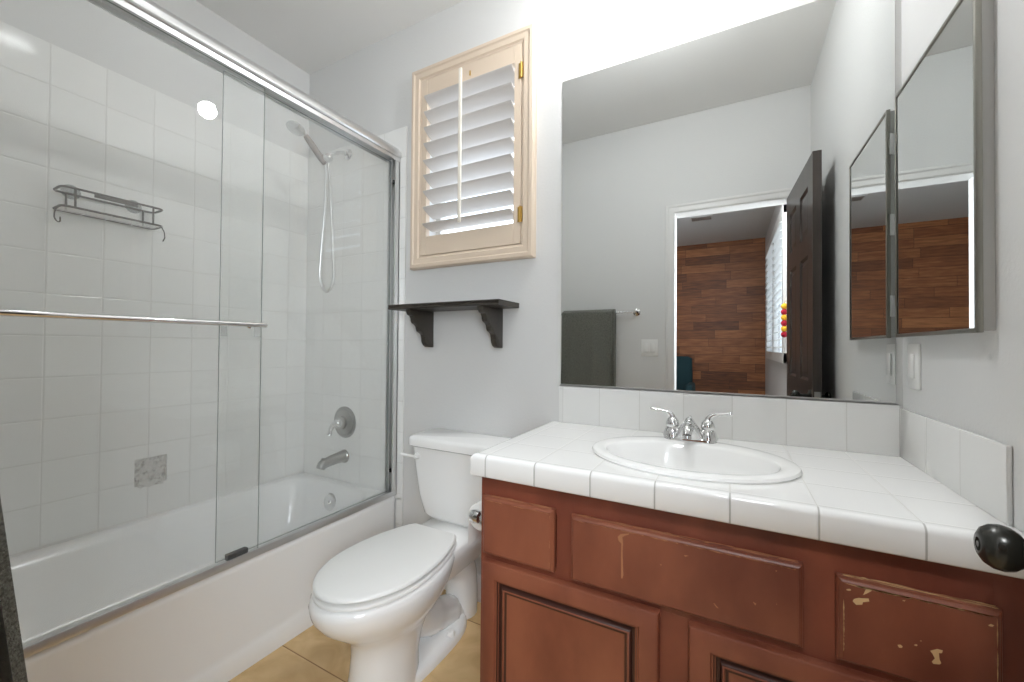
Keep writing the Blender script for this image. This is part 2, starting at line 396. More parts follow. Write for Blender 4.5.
obj('drain', B().lathe((-1.885, 1.25, .0755), (0, 0, 1), [(.03, 0), (.03, .003), (.024, .005), (.002, .004)]), CHROME, tub)

# ================================================================== SHOWER ENCLOSURE
enc = thing('shower_enclosure', 'silver framed sliding glass shower doors standing on the tub rim', 'shower door', (-1.512, .79, ZT))
hp = [(-1.547, 2.088), (-1.488, 2.088), (-1.479, 2.092), (-1.476, 2.098), (-1.4765, 2.116), (-1.479, 2.121), (-1.484, 2.124), (-1.489, 2.132), (-1.497, 2.143), (-1.508, 2.150), (-1.52, 2.153), (-1.547, 2.153)]
obj('header_rail', B().loft([[(x, E0+.001, z) for x, z in hp], [(x, D-.008, z) for x, z in hp]]).box(-1.488, -1.4835, E0+.002, D-.009, 2.072, 2.089).box(-1.547, -1.5425, E0+.002, D-.009, 2.072, 2.089), SILVER, enc, 25)
tp = [(-1.545, ZT), (-1.484, ZT), (-1.484, ZT+.008), (-1.489, ZT+.022), (-1.494, ZT+.022), (-1.494, ZT+.008), (-1.508, ZT+.008), (-1.508, ZT+.016), (-1.513, ZT+.016), (-1.513, ZT+.008), (-1.540, ZT+.010), (-1.545, ZT+.014)]
obj('bottom_track', B().loft([[(x, E0+.001, z) for x, z in tp], [(x, D-.008, z) for x, z in tp]]), SILVER, enc, 25)
for yy in ((D-.036, D-.008), (E0+.001, E0+.029)):
    b = B().box(-1.541, -1.536, yy[0], yy[1], ZT+.012, 2.088).box(-1.494, -1.487, yy[0], yy[1], ZT+.012, 2.088)
    yw = yy[1]-.005 if yy[0] > 1 else yy[0]
    b.box(-1.541, -1.487, yw, yw+.005, ZT+.012, 2.088).box(-1.517, -1.512, yy[0], yy[1], ZT+.012, 2.088)
    obj('side_jamb', b, SILVER, enc, 0)
def gpanel(x, ya, yb):
    b = B().box(x-.003, x+.003, ya, yb, ZT+.016, 2.074)
    b.bm.faces.ensure_lookup_table()
    for f in b.bm.faces:
        if abs(f.normal.x) < .5: f.material_index = 1
    b.bm.normal_update()
    for f in b.bm.faces: f.material_index = 0 if abs(f.normal.x) > .5 else 1
    return obj('glass_panel', b, GLASS, enc, 0, mats=(GEDGE,))
g1 = gpanel(-1.5005, E0+.025, .866); g2 = gpanel(-1.5275, .742, D-.032)
g1['label'] = 'outer sliding glass panel with a towel bar'; g2['label'] = 'inner sliding glass panel by the far wall'
b = B().tube([(-1.447, .10, 1.206), (-1.447, .852, 1.206)], .0085, 16)
for yy in (.13, .825):
    b.tube([(-1.4975, yy, 1.206), (-1.447, yy, 1.206)], .006, 10); b.lathe((-1.4975, yy, 1.206), (1, 0, 0), [(.013, 0), (.013, .004), (.006, .008)], 16)
obj('towel_bar', b, CHROME, g1)
obj('panel_clip', B().box(-1.5245, -1.519, .744, .764, 1.165, 1.215, .002), CLEAR, g2)
obj('panel_clip', B().box(-1.4975, -1.493, .838, .862, 1.165, 1.215, .002), CLEAR, g1)
obj('center_guide', B().box(-1.5245, -1.5035, .768, .835, ZT+.014, ZT+.034, .002), BLACK, enc)
for z in (1.955, .50): obj('bumper', B().box(-1.509, -1.496, D-.040, D-.020, z, z+.02, .003), BLACK, enc)

# ================================================================== SHOWER FIXTURES
sa = thing('shower_holder', 'chrome shower outlet and holder on the far tiled wall', 'shower holder', (-1.872, D-.007, 2.14))
obj('flange', B().lathe((-1.872, D-.007, 2.195), (0, -1, 0), [(.03, 0), (.03, .004), (.022, .012), (.011, .016)]), CHROME, sa)
obj('arm', B().tube(bez([(-1.872, D-.01, 2.195), (-1.872, 1.50, 2.19), (-1.872, 1.455, 2.165), (-1.872, 1.42, 2.135)], 6), .0095, 12), CHROME, sa)
obj('bracket', B().lathe((-1.872, 1.43, 2.145), (0, -.7, -.7), [(.012, 0), (.019, .006), (.019, .026), (.014, .034), (.014, .052)], 18).tube([(-1.872, 1.428, 2.128), (-1.872, 1.40, 2.112), (-1.872, 1.372, 2.112)], [.016, .02, .018], 14), CHROME, sa)
hs = thing('hand_shower', 'handheld shower head with a grey handle and a looped metal hose', 'shower head', (-1.872, 1.38, 1.42))
hA, hB = Vector((-1.872, 1.395, 2.085)), Vector((-1.872, 1.283, 2.185))
obj('handle', B().tube([hA, hA.lerp(hB, .25), hA.lerp(hB, .75), hB], [.013, .0165, .0165, .013], 16), HANDLE, hs)
hd = Vector((-.02, -.35, -1)).normalized(); hc = hB+Vector((-.004, -.045, .022))
obj('neck', B().tube([hB, hB.lerp(hc, .5)+Vector((0, 0, .004)), hc-hd*.005], [.013, .014, .02], 16), CHROME, hs)
obj('spray_head', B().lathe(hc-hd*.012, hd, [(.012, 0), (.03, .006), (.042, .016), (.044, .026), (.04, .031), (.002, .031)], 28), CLEAR, hs)
hp_ = [hA+Vector((0, .004, -.005)), (-1.874, 1.405, 2.0), (-1.882, 1.405, 1.85), (-1.900, 1.40, 1.62), (-1.905, 1.40, 1.48), (-1.872, 1.415, 1.418), (-1.840, 1.43, 1.48), (-1.846, 1.43, 1.62), (-1.862, 1.425, 1.9), (-1.872, 1.415, 2.095)]
obj('hose', B().tube(bez(hp_, 8), .0072, 10), SILVER, hs)
sv = thing('shower_valve', 'round brushed shower valve with a lever on the far tiled wall', 'shower valve', (-1.872, D-.007, .625))
obj('escutcheon', B().lathe((-1.872, D-.007, .712), (0, -1, 0), [(.086, 0), (.086, .004), (.078, .010), (.066, .009), (.060, .014), (.036, .018), (.034, .03), (.028, .034)], 40), NICKEL, sv)
obj('lever', B().lathe((-1.872, D-.037, .712), (0, -1, 0), [(.026, 0), (.026, .02), (.018, .034), (.006, .04)], 24).tube(bez([(-1.872, 1.49, .712), (-1.892, 1.482, .702), (-1.905, 1.478, .68), (-1.91, 1.474, .65)], 5), [.015]*5+[.012]*6+[.010]*4+[.012], 12), CHROME, sv)
ts = thing('tub_spout', 'brushed bathtub spout below the shower valve', 'spout', (-1.872, 1.46, .47))
obj('spout_body', B().lathe((-1.872, D-.007, .525), (0, -1, 0), [(.036, 0), (.036, .006), (.031, .012)], 24).tube(bez([(-1.872, D-.015, .528), (-1.872, 1.47, .523), (-1.872, 1.425, .517), (-1.872, 1.403, .510), (-1.872, 1.393, .492)], 4), [.030]*3+[.028]*3+[.026]*4+[.025]*3+[.023]*3+[.02], 18), NICKEL, ts)
obj('diverter_knob', B().lathe((-1.872, 1.405, .522), (0, 0, 1), [(.005, 0), (.005, .012), (.009, .016), (.009, .022), (.002, .025)], 14), NICKEL, ts)
pt = B()
n = 15
hh = [[0]*(n+1) for _ in range(n+1)]
gv = [[pt.bm.verts.new((XL-.0095+random.uniform(-.0028, .004)*(1 if 0 < i < n and 0 < j < n else .2), SDY0+(SDY1-SDY0)*i/n, SDZ0+(SDZ1-SDZ0)*j/n)) for j in range(n+1)] for i in range(n+1)]
for i in range(n):
    for j in range(n): pt.bm.faces.new((gv[i][j], gv[i+1][j], gv[i+1][j+1], gv[i][j+1]))
# a torn flap of set mortar hanging over the lower edge
lip = [(XL, SDY0+.012, SDZ0+.016)]+[(XL, SDY0+.012+.088*k/9, SDZ0-.004-random.uniform(0, .012)) for k in range(10)]+[(XL, SDY0+.102, SDZ0+.014)]+[(XL, SDY0+.10-.085*k/7, SDZ0+.016+random.uniform(0, .014)) for k in range(8)]
pt.prism([(XL-.007, y, z) for x, y, z in lip], (.009, 0, 0), .001)
tag(obj('missing_tile_patch', pt, MORTAR, smooth=0), 'square patch of rough grey mortar where a shower tile is missing', 'tile patch')

# ================================================================== SHOWER CADDY
cd = thing('shower_caddy', 'empty dark wire shower caddy stuck to the left tiled wall', 'shower caddy', (XL+.06, .655, 1.60))
def loop(x0, x1, y0, y1, z, r=.02, dip=0):
    p = rrect(x0, x1, y0, y1, r, z, 4)
    return [(x, y, zz+(dip*max(0, 1-abs(y-(y0+y1)/2)/((y1-y0)*.36)) if x > (x0+x1)/2+.02 else 0)) for x, y, zz in p]
cx0, cx1, cy0, cy1 = XL+.012, XL+.108, .510, .808
b = B()
for z in (1.704, 1.634): b.tube(loop(cx0, cx1, cy0, cy1, z), .0042, 8, True)
obj('rim_wire', b, WIREM, cd)
b = B()
for x in (cx0, cx1):
    for y in (cy0+.035, cy1-.035): obj('upright_wire', B().tube([(x, y, 1.634), (x, y, 1.704)], .0035, 8), WIREM, cd)
b = B()
for k in range(6): b.tube([(cx0+.0137*(k+1), cy0+.002, 1.632), (cx0+.016*(k+1), cy1-.002, 1.632)], .0011, 6)
for y in (cy0+.075, .653, cy1-.075): b.tube([(cx0, y, 1.630), (cx1, y, 1.630)], .0013, 6)
obj('basket_wires', b, SILVER, cd)
obj('front_banner', B().box(cx1-.0015, cx1+.0025, cy0+.085, cy1-.085, 1.688, 1.708, .0015), WIREM, cd)
for y in (cy0-.004, cy1+.004):
    s = -1 if y < .6 else 1
    obj('hook', B().tube(bez([(cx1-.02, y-s*.004, 1.634), (cx1-.02, y+s*.006, 1.615), (cx1-.02, y+s*.008, 1.59), (cx1-.018, y+s*.002, 1.576), (cx1-.004, y-s*.002, 1.574), (cx1+.006, y, 1.588)], 5), .0022, 8), WIREM, cd)
for y in (.56, .745): obj('suction_cup', B().lathe((XL+.0005, y, 1.715), (1, 0, 0), [(.028, 0), (.026, .003), (.012, .007), (.008, .013), (.002, .013)], 24), CLEAR, cd)

# ================================================================== WINDOW SHUTTER
sh = thing('window_shutter', 'cream plantation shutter with partly open louvers over the toilet', 'shutter', (-1.06, D, 1.512))
X0, X1, Z0, Z1 = -1.395, -.722, 1.512, 2.494
obj('frame', B().nest(X0, X1, Z0, Z1, D, [(0, 0), (0, .026), (.006, .034), (.020, .036), (.026, .031), (.048, .031), (.054, .024), (.060, .024), (.060, -.03), (.072, -.03), (.072, 0)], cap=False, capb=False), CREAM, sh, 20)
PX0, PX1, PZ0, PZ1 = X0+.0625, X1-.0625, Z0+.0625, Z1-.0625
LX0, LX1 = PX0+.034, PX1-.034
yF = D-.026
b = B(); b.box(PX0, LX0, yF, yF+.028, PZ0, PZ1, .0015).box(LX1, PX1, yF, yF+.028, PZ0, PZ1, .0015)
LB, LT = 1.668, 2.353
b.box(LX0+.0005, LX1-.0005, yF+.0005, yF+.028, PZ0, LB-.003, .0015).box(LX0+.0005, LX1-.0005, yF+.0005, yF+.028, LT+.003, PZ1, .0015)
obj('panel_frame', b, CREAM, sh, 20)
NL = 9; pitch = (LT-LB)/NL
for i in range(NL):
    zc = LB+pitch*(i+.5); t = math.radians({0: 13, 4: 18}.get(i, 24+.8*i)); ch = .089/2
    if i == 0: zc += .004
    pr = []
    for k in range(16):
        a = 2*PI*k/16; u_, v_ = ch*math.cos(a), .0062*math.sin(a)
        pr.append((u_*math.cos(t)+v_*math.sin(t), -u_*math.sin(t)+v_*math.cos(t)))
    obj('louver', B().loft([[(x, yF+.014+p_, zc+q_) for p_, q_ in pr] for x in (LX0+.001, LX1-.001)]), LOUV, sh, 40)
rod = obj('tilt_rod', B().box(-1.084, -1.069, yF-.040, yF-.029, 1.695, 2.395, .0025), ROD, sh)
obj('catch', B().box(-1.05, -1.044, yF-.004, yF+.001, 2.372, 2.394, .001), BRASS, sh)
for z in (2.28, 1.665):
    b = B().box(PX1-.012, PX1+.001, yF-.003, yF+.0002, z, z+.065, .0008).box(PX1+.001, PX1+.012, yF-.0055, yF-.002, z, z+.065, .0008).tube([(PX1+.001, yF-.006, z-.002), (PX1+.001, yF-.006, z+.067)], .0035, 10)
    obj('hinge', b, BRASS, sh)

# ================================================================== WALL SHELF
ws = thing('wall_shelf', 'dark brown wall shelf on two scalloped corbels above the toilet tank', 'shelf', (-1.09, D-.09, 1.13))
sx0, sx1, sy = -1.388, -.80, 1.372
pr = [(sy+.006, 1.302), (sy, 1.306), (sy, 1.312), (sy+.004, 1.314), (sy+.004, 1.317), (sy, 1.319), (sy+.003, 1.324), (D, 1.324), (D, 1.302)]
obj('shelf_board', B().loft([[(sx0, y, z) for y, z in pr], [(sx1, y, z) for y, z in pr]]), SHELFM, ws, 25)
cor = [(D, 1.302), (1.383, 1.302), (1.386, 1.286), (1.392, 1.276), (1.405, 1.272), (1.413, 1.262), (1.415, 1.25), (1.421, 1.240), (1.436, 1.234), (1.447, 1.225), (1.450, 1.213), (1.455, 1.203), (1.470, 1.197), (1.482, 1.188), (1.487, 1.174), (1.490, 1.155), (1.500, 1.140), (1.516, 1.131), (D, 1.130)]
for x in (-.905, -1.29):
    b = B().prism([(x, y, z) for y, z in cor], (.026, 0, 0), .0025)
    obj('corbel', b, SHELFM, ws, 30)

# ================================================================== TOILET
tc = -1.018
to = thing('toilet', 'white two-piece toilet with a closed lid beside the tub', 'toilet', (tc, 1.15, 0))
def egg(a, yf, yb, z, y0=None, n=40, pw=2.0, back=1.0):
    y0 = y0 if y0 is not None else yf+(yb-yf)*.48; out = []
    for k in range(n):
        t = 2*PI*k/n; c, s = math.cos(t), math.sin(t)
        x = a*math.copysign(abs(s)**(2/pw), s)
        if c > 0: y = y0-(y0-yf)*abs(c)**(2/pw)
        else: y = y0+(yb-y0)*abs(c)**(2/pw)*1.0
        out.append((tc+x, y, z))
    return out
b = B()
b.loft([egg(.103, .875, 1.14, 0), egg(.101, .878, 1.14, .02), egg(.094, .89, 1.14, .09), egg(.094, .895, 1.16, .15), egg(.10, .892, 1.19, .195), egg(.118, .872, 1.22, .225), egg(.144, .832, 1.25, .26),
        egg(.166, .787, 1.28, .30), egg(.177, .762, 1.30, .335), egg(.180, .755, 1.31, .362), egg(.177, .757, 1.31, .378), egg(.170, .765, 1.305, .386)])
b.loft([rrect(tc-.085, tc+.085, 1.18, 1.50, .05, .25), rrect(tc-.115, tc+.115, 1.16, 1.525, .05, .30), rrect(tc-.128, tc+.128, 1.15, 1.53, .045, .345), rrect(tc-.13, tc+.13, 1.15, 1.533, .04, .378), rrect(tc-.122, tc+.122, 1.16, 1.527, .035, .387)])
b.loft([egg(.102, .90, 1.425, 0, y0=1.22, pw=2.6), egg(.102, .90, 1.425, .018, y0=1.22, pw=2.6), egg(.095, .905, 1.415, .034, y0=1.22, pw=2.6), egg(.07, .92, 1.39, .042, y0=1.22, pw=2.6)])
b.tube(bez([(tc, 1.07, .10), (tc, 1.15, .20), (tc, 1.25, .262), (tc, 1.36, .262), (tc, 1.435, .20), (tc, 1.452, .10), (tc, 1.452, .0)], 5), [.06]*8+[.066]*8+[.068]*15, 20)
b.tube(bez([(tc, 1.00, .30), (tc, 1.12, .18), (tc, 1.24, .10), (tc, 1.36, .05), (tc, 1.40, .02)], 5), [.075]*6+[.068]*5+[.06]*5+[.05]*5, 18)
obj('bowl', b, PORC, to, 55)
def seat_ring(a, yf, yb, z, hb):
    y0 = 1.0; out = []; n = 48
    R, L = [], []
    for k in range(25):
        y = yf+(y0-yf)*(1-math.cos(PI/2*k/24)); w = a*math.sqrt(max(0, 1-((y0-y)/(y0-yf))**2)); R.append((tc+w, y, z)); L.append((tc-w, y, z))
    for k in range(1, 13):
        y = y0+(yb-y0)*k/12; w = a-(a-hb)*(k/12)**2.2; R.append((tc+w, y, z)); L.append((tc-w, y, z))
    for k in range(1, 4):
        c_ = k/4*PI/2; R.append((tc+hb-.02*(1-math.cos(c_))-.004, yb+.02*math.sin(c_), z)); L.append((tc-hb+.02*(1-math.cos(c_))+.004, yb+.02*math.sin(c_), z))
    return R+L[::-1][:-1]
def slab(a, yf, yb, hb, z0, z1, rd):
    i = rd
    return [seat_ring(a-i, yf+i, yb-i*.5, z0, hb-i), seat_ring(a, yf, yb, z0+rd*.7, hb), seat_ring(a, yf, yb, z1-rd, hb), seat_ring(a-i*.35, yf+i*.35, yb-i*.2, z1-rd*.3, hb-i*.35), seat_ring(a-i*1.2, yf+i*1.2, yb-i, z1, hb-i)]
obj('seat', B().loft(slab(.171, .767, 1.25, .117, .3875, .402, .006)), PLAST, to, 50)
obj('lid', B().loft(slab(.171, .767, 1.25, .115, .4085, .425, .009)), PLAST, to, 50)
for s in (-1, 1): obj('seat_hinge', B().lathe((tc+s*.07, 1.265, .387), (0, 0, 1), [(.02, 0), (.02, .012), (.015, .02), (.002, .022)], 18), PLAST, to)
rg = []
for z, hx, ya, yb_, r in ((.395, .118, 1.395, 1.515, .04), (.40, .14, 1.378, 1.522, .045), (.42, .158, 1.366, 1.527, .04), (.50, .178, 1.358, 1.53, .035), (.62, .196, 1.352, 1.532, .032), (.703, .204, 1.35, 1.533, .03)):
    rg.append(rrect(tc-hx, tc+hx, ya, yb_, r, z))
obj('tank', B().loft(rg).box(tc-.10, tc+.10, 1.40, 1.51, .384, .40), PORC, to, 50)
hx = .218
obj('tank_lid', B().loft([rrect(tc-hx+.012, tc+hx-.012, 1.343, 1.538, .03, .7035), rrect(tc-hx, tc+hx, 1.332, 1.541, .035, .7105), rrect(tc-hx, tc+hx, 1.332, 1.541, .035, .735), rrect(tc-hx+.004, tc+hx-.004, 1.336, 1.538, .033, .744), rrect(tc-hx+.014, tc+hx-.014, 1.345, 1.53, .03, .749)]), PORC, to, 50)
obj('flush_lever', B().lathe((tc-.165, 1.353, .665), (0, -1, 0), [(.013, 0), (.013, .006), (.009, .012), (.009, .02)], 16).tube([(tc-.160, 1.336, .665), (tc-.20, 1.332, .665), (tc-.222, 1.328, .667), (tc-.236, 1.326, .668)], [.005, .0055, .0065, .006], 12), PLAST, to)
for s in (-1, 1): obj('bolt_cap', B().lathe((tc+s*.079, 1.27, .032), (0, 0, 1), [(.017, 0), (.017, .008), (.013, .017), (.002, .021)], 18), PLAST, to)

# toilet paper on the side of the vanity
VX0, VX1, VY, VZ1 = -.633, .4335, 1.0, .772
tph = thing('toilet_paper_holder', 'chrome toilet paper holder on the left side of the vanity', 'toilet paper holder', (VX0, 1.145, .60))
px, pz = VX0-.070, .603
for y in (1.078, 1.218):
    b = B().lathe((VX0-.001, y, pz), (-1, 0, 0), [(.024, 0), (.024, .004), (.012, .010), (.010, .05), (.018, .056), (.021, .07), (.018, .084), (.010, .09), (.002, .092)], 20)
    obj('post', b, CHROME, tph)
obj('spindle', B().tube([(px, 1.086, pz), (px, 1.211, pz)], .008, 12), CHROME, tph)
rl = B().lathe((px, 1.097, pz-.0105), (0, 1, 0), [(.019, 0), (.040, 0), (.042, .002), (.042, .100), (.040, .102), (.019, .102), (.019, 0)], 36, caps=False)
rl.box(px-.0425, px-.0417, 1.098, 1.198, pz-.11, pz-.01)
tag(obj('toilet_paper_roll', rl, PAPER), 'white toilet paper roll on the chrome holder beside the vanity', 'toilet paper')

# ================================================================== VANITY
va = thing('vanity_cabinet', 'worn cherry wood bathroom vanity cabinet under the sink', 'vanity cabinet', (-.1, 1.27, 0))
b = B().box(VX0, VX0+.018, VY+.02, D-.001, .0, VZ1).box(VX1-.018, VX1, VY+.02, D-.001, 0, VZ1).box(VX0+.018, VX1-.018, D-.012, D-.001, .1, VZ1).box(VX0+.018, VX1-.018, VY+.02, D-.012, .1, .118)
b.box(VX0+.018, VX1-.018, 1.065, 1.08, 0, .1)
obj('carcass', b, WOOD, va, 0)
b = B()
for x0, x1 in ((VX0, -.585), (-.40, -.352) , (.118, .19), (.395, VX1)): b.box(x0, x1, VY, VY+.0195, .54 if -.5 < x0 < .3 else .1, VZ1)
b.box(VX0, VX1, VY+.0002, VY+.0193, .70, VZ1).box(VX0, VX1, VY+.0002, VY+.0193, .515, .555).box(VX0, VX1, VY+.0002, VY+.0193, .1, .145).box(-.165, -.05, VY, VY+.0195, .1, .53)
obj('face_frame', b, WOOD, va, 0)
dp = [(0, 0), (0, .011), (.0018, .0135), (.0032, .0138), (.005, .0162), (.0062, .0168), (.0085, .0195), (.0105, .0195)]
def front(name, x0, x1, z0, z1, label=None):
    o = obj(name, B().nest(x0, x1, z0, z1, VY-.0004, dp), WOODF, va, 30)
    if label: o['label'] = label
    return o
f1 = front('drawer_front', -.621, -.402, .551, .714, 'small worn drawer front at the left end')
f2 = front('false_front', -.356, .128, .547, .712, 'long scratched panel below the sink')
f3 = front('drawer_front', .180, .400, .545, .706, 'chipped drawer front at the right end')
dd = [(0, 0), (0, .012), (.003, .018), (.008, .0205), (.044, .0205), (.047, .016), (.050, .0155), (.052, .011), (.0545, .0105), (.056, .005), (.062, .005), (.0635, .0105), (.0675, .0145), (.071, .0155), (.073, .0125), (.079, .0105), (.083, .0105)]
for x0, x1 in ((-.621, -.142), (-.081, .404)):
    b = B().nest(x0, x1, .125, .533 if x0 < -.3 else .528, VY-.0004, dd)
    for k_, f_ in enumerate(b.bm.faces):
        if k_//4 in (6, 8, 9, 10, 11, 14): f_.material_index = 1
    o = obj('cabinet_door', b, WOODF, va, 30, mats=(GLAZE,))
def chip(parent, pts, y, mat=WEAR):
    b = B().prism([(x, y, z) for x, z in pts], (0, .0006, 0)); return obj('paint_chip', b, mat, parent, 0)
def blob(cx, cz, rx, rz, n=9, rot=0):
    o = []
    for k in range(n):
        a = 2*PI*k/n; r = random.uniform(.7, 1.15); x, z = rx*r*math.cos(a), rz*r*math.sin(a)
        o.append((cx+x*math.cos(rot)-z*math.sin(rot), cz+x*math.sin(rot)+z*math.cos(rot)))
    return o
yc = VY-.0004-.0198
for pts in ([(.309, .612), (.318, .6185), (.325, .6185), (.324, .6135), (.320, .612), (.321, .601), (.323, .596), (.321, .593), (.313, .591), (.311, .594), (.315, .601), (.312, .608)],
            [(.203, .666), (.205, .671), (.212, .675), (.216, .6755), (.226, .678), (.227, .673), (.218, .669), (.217, .664), (.208, .661)],
            [(.218, .682), (.222, .693), (.224, .6955), (.231, .694), (.225, .688)], [(.194, .686), (.199, .688), (.201, .686), (.198, .684), (.194, .684)],
            [(.266, .607), (.270, .609), (.273, .607), (.272, .604), (.268, .603)], [(.288, .615), (.291, .617), (.293, .616), (.291, .614), (.289, .614)],
            [(.296, .6245), (.2975, .626), (.298, .6245)], [(.380, .680), (.383, .683), (.387, .682), (.385, .679), (.381, .679)], [(.273, .689), (.277, .690), (.276, .688), (.2735, .6878)]): chip(f3, pts, yc)
# drip-shaped scratch and small dents on the long panel
chip(f2, [(-.236, .686), (-.229, .694), (-.209, .700), (-.210, .697), (-.218, .693), (-.225, .688), (-.2235, .673), (-.2245, .655), (-.2225, .598), (-.225, .589), (-.2275, .591), (-.2280, .640), (-.2275, .672), (-.234, .677)], yc, WEARD)
for pts in ([(-.140, .646), (-.136, .646), (-.138, .643)], [(-.090, .679), (-.080, .680), (-.087, .676)], [(-.031, .591), (-.029, .591), (-.021, .583), (-.025, .5835)], [(.081, .691), (.084, .691), (.082, .688)],
            [(.042, .616), (.048, .614), (.046, .610)], [(.082, .625), (.084, .624), (.083, .623)]): chip(f2, pts, yc, WEARD)
def edgewear(parent, x0, x1, z, n, y, hmax=.0035, mat=WEARD, vert=False):
    b = B(); x = x0
    for k in range(n):
        a = random.uniform(x0, x1); L = random.uniform(.004, .05)*(1 if not vert else .7); a2 = min(x1, a+L); m_ = (a+a2)/2; h = random.uniform(.0008, hmax)
        if a2-a < .002: continue
        if vert: p = [(z, a), (z+h*.6, m_), (z, a2), (z-h*.3, m_)]
        else: p = [(a, z), (m_, z+h*.35), (a2, z), (m_+.002, z-h)]
        b.prism([(u_, y, v_) for u_, v_ in p], (0, .0007, 0))
    o = obj('worn_edge', b, mat, parent, 0); o['kind'] = 'stuff'; return o
edgewear(f1, -.610, -.414, .7045, 16, yc, .0025); edgewear(f2, -.345, .116, .7025, 40, yc, .0025); edgewear(f3, .191, .389, .6965, 24, yc, .0028, WEAR); edgewear(f3, .191, .389, .6965, 24, yc, .003, WEARD)
edgewear(f3, .555, .695, .1895, 16, yc, .0025, WEAR, True); edgewear(f3, .555, .695, .3905, 14, yc, .0022, WEAR, True); edgewear(f1, .56, .70, -.4125, 8, yc, .002, WEARD, True)
def topwear(parent, x0, x1, z, n, mat=None):
    b = B()
    for k in range(n):
        a = random.uniform(x0, x1); a2 = min(x1, a+random.uniform(.006, .06)); yy = VY-random.uniform(.001, .012); d_ = random.uniform(.0012, .0035)
        b.prism([(a, yy, z), ((a+a2)/2, yy-d_*.5, z), (a2, yy, z), ((a+a2)/2, yy+d_*.5, z)], (0, 0, .0006))
    o = obj('worn_edge', b, mat or WEARD, parent, 0); o['kind'] = 'stuff'; return o
topwear(f1, -.61, -.412, .714, 22); topwear(f2, -.35, .12, .712, 60); topwear(f3, .19, .396, .706, 30); topwear(f3, .19, .396, .7063, 26, WEAR)

# ================================================================== COUNTERTOP, BACKSPLASHES, SINK, FAUCET
CZ = .833; CY = .964; CX0 = -.649
SXC, SYC, SA, SB = -.106, 1.225, .262, .205
b = B()
# flat top with an oval sink cut-out
NE = 64
bm = b.bm
inner = [(SXC+(SA-.016)*math.cos(2*PI*k/NE), SYC+(SB-.016)*math.sin(2*PI*k/NE)) for k in range(NE)]
rx0, rx1, ry0, ry1 = CX0+.014, XR-.001, CY+.014, D-.001
def toedge(px_, py_):
    dx, dy = px_-SXC, py_-SYC; t = 1e9
    if dx > 1e-9: t = min(t, (rx1-SXC)/dx)
    if dx < -1e-9: t = min(t, (rx0-SXC)/dx)
    if dy > 1e-9: t = min(t, (ry1-SYC)/dy)
    if dy < -1e-9: t = min(t, (ry0-SYC)/dy)
    return (SXC+dx*t, SYC+dy*t)
angs = sorted(set([2*PI*k/NE for k in range(NE)]+[math.atan2(y-SYC, x-SXC) % (2*PI) for x in (rx0, rx1) for y in (ry0, ry1)]))
inn = [(SXC+(SA-.016)*math.cos(a), SYC+(SB-.016)*math.sin(a)) for a in angs]
out = [toedge(SXC+math.cos(a), SYC+math.sin(a)) for a in angs]
b.loft([[(x, y, CZ-.035) for x, y in inn], [(x, y, CZ) for x, y in inn], [(x, y, CZ) for x, y in out]], False, False)
ct = thing('countertop', 'white tiled bathroom countertop with a sink cutout on the vanity', 'countertop', (-.1, 1.25, VZ1))
obj('tile_top', b, TILE_C, ct, 0)
q = [(CY+.0135, CZ-.061), (CY+.004, CZ-.061), (CY, CZ-.057)]+[(CY+.014-.014*math.cos(PI/2*k/6), CZ-.014+.014*math.sin(PI/2*k/6)) for k in range(7)]+[(CY+.0145, CZ)]
obj('front_edge', B().loft([[(CX0+.014-(CY+.014-y), y, z) for y, z in q], [(XR-.001, y, z) for y, z in q]], False, False).box(CX0+.014, XR-.001, CY+.0135, CY+.035, CZ-.061, CZ-.002), TILE_CF, ct, 50)
obj('side_edge', B().loft([[(CX0+(y-CY), CY+.014-(CY+.014-y), z) for y, z in q], [(CX0+(y-CY), D-.001, z) for y, z in q]], False, False).box(CX0+.0135, CX0+.035, CY+.014, D-.001, CZ-.061, CZ-.002), TILE_CL, ct, 50)
obj('backsplash', B().box(-.612, XR-.009, D-.009, D-.0005, CZ, .9805, .002), TILE_B, ct, 40)
obj('side_splash', B().box(XR-.009, XR-.0005, 1.037, D-.0005, CZ, .972, .0025), TILE_BR, ct, 40)
def ell(a, b_, z, cx=SXC, cy_=SYC, n=56, p=2.0): return [(cx+a*math.copysign(abs(math.cos(2*PI*k/n))**(2/p), math.cos(2*PI*k/n)), cy_+b_*math.copysign(abs(math.sin(2*PI*k/n))**(2/p), math.sin(2*PI*k/n)), z) for k in range(n)]
iy = SYC-.030
rings = [ell(SA-.018, SB-.018, CZ-.03), ell(SA-.004, SB-.004, CZ+.0005), ell(SA, SB, CZ+.005), ell(SA-.003, SB-.003, CZ+.011), ell(SA-.011, SB-.011, CZ+.0145), ell(SA-.03, SB-.028, CZ+.0145, cy_=SYC-.004),
         ell(SA-.040, SB-.052, CZ+.0135, cy_=iy+.010), ell(SA-.045, SB-.057, CZ+.0115, cy_=iy+.009), ell(SA-.0485, SB-.061, CZ+.005, cy_=iy+.008), ell(SA-.056, SB-.067, CZ-.03, cy_=iy+.005), ell(SA-.072, SB-.080, CZ-.08, cy_=iy), ell(SA-.11, SB-.108, CZ-.115, cy_=iy), ell(.08, .06, CZ-.132, cy_=iy), ell(.022, .022, CZ-.136, cy_=iy)]
sk = thing('sink', 'white oval drop-in sink in the tiled countertop', 'sink', (SXC, SYC, CZ))
obj('basin', B().loft(rings, False, True), PORC, sk, 38)
obj('drain', B().lathe((SXC, iy, CZ-.1365), (0, 0, 1), [(.024, 0), (.024, .003), (.019, .004), (.018, .002), (.012, .006), (.002, .007)], 24), CHROME, sk)
fy = SYC+SB-.030; fz = CZ+.0148; fx = -.112
fa = thing('faucet', 'chrome two-handle bathroom faucet at the back of the sink', 'faucet', (fx, fy, fz))
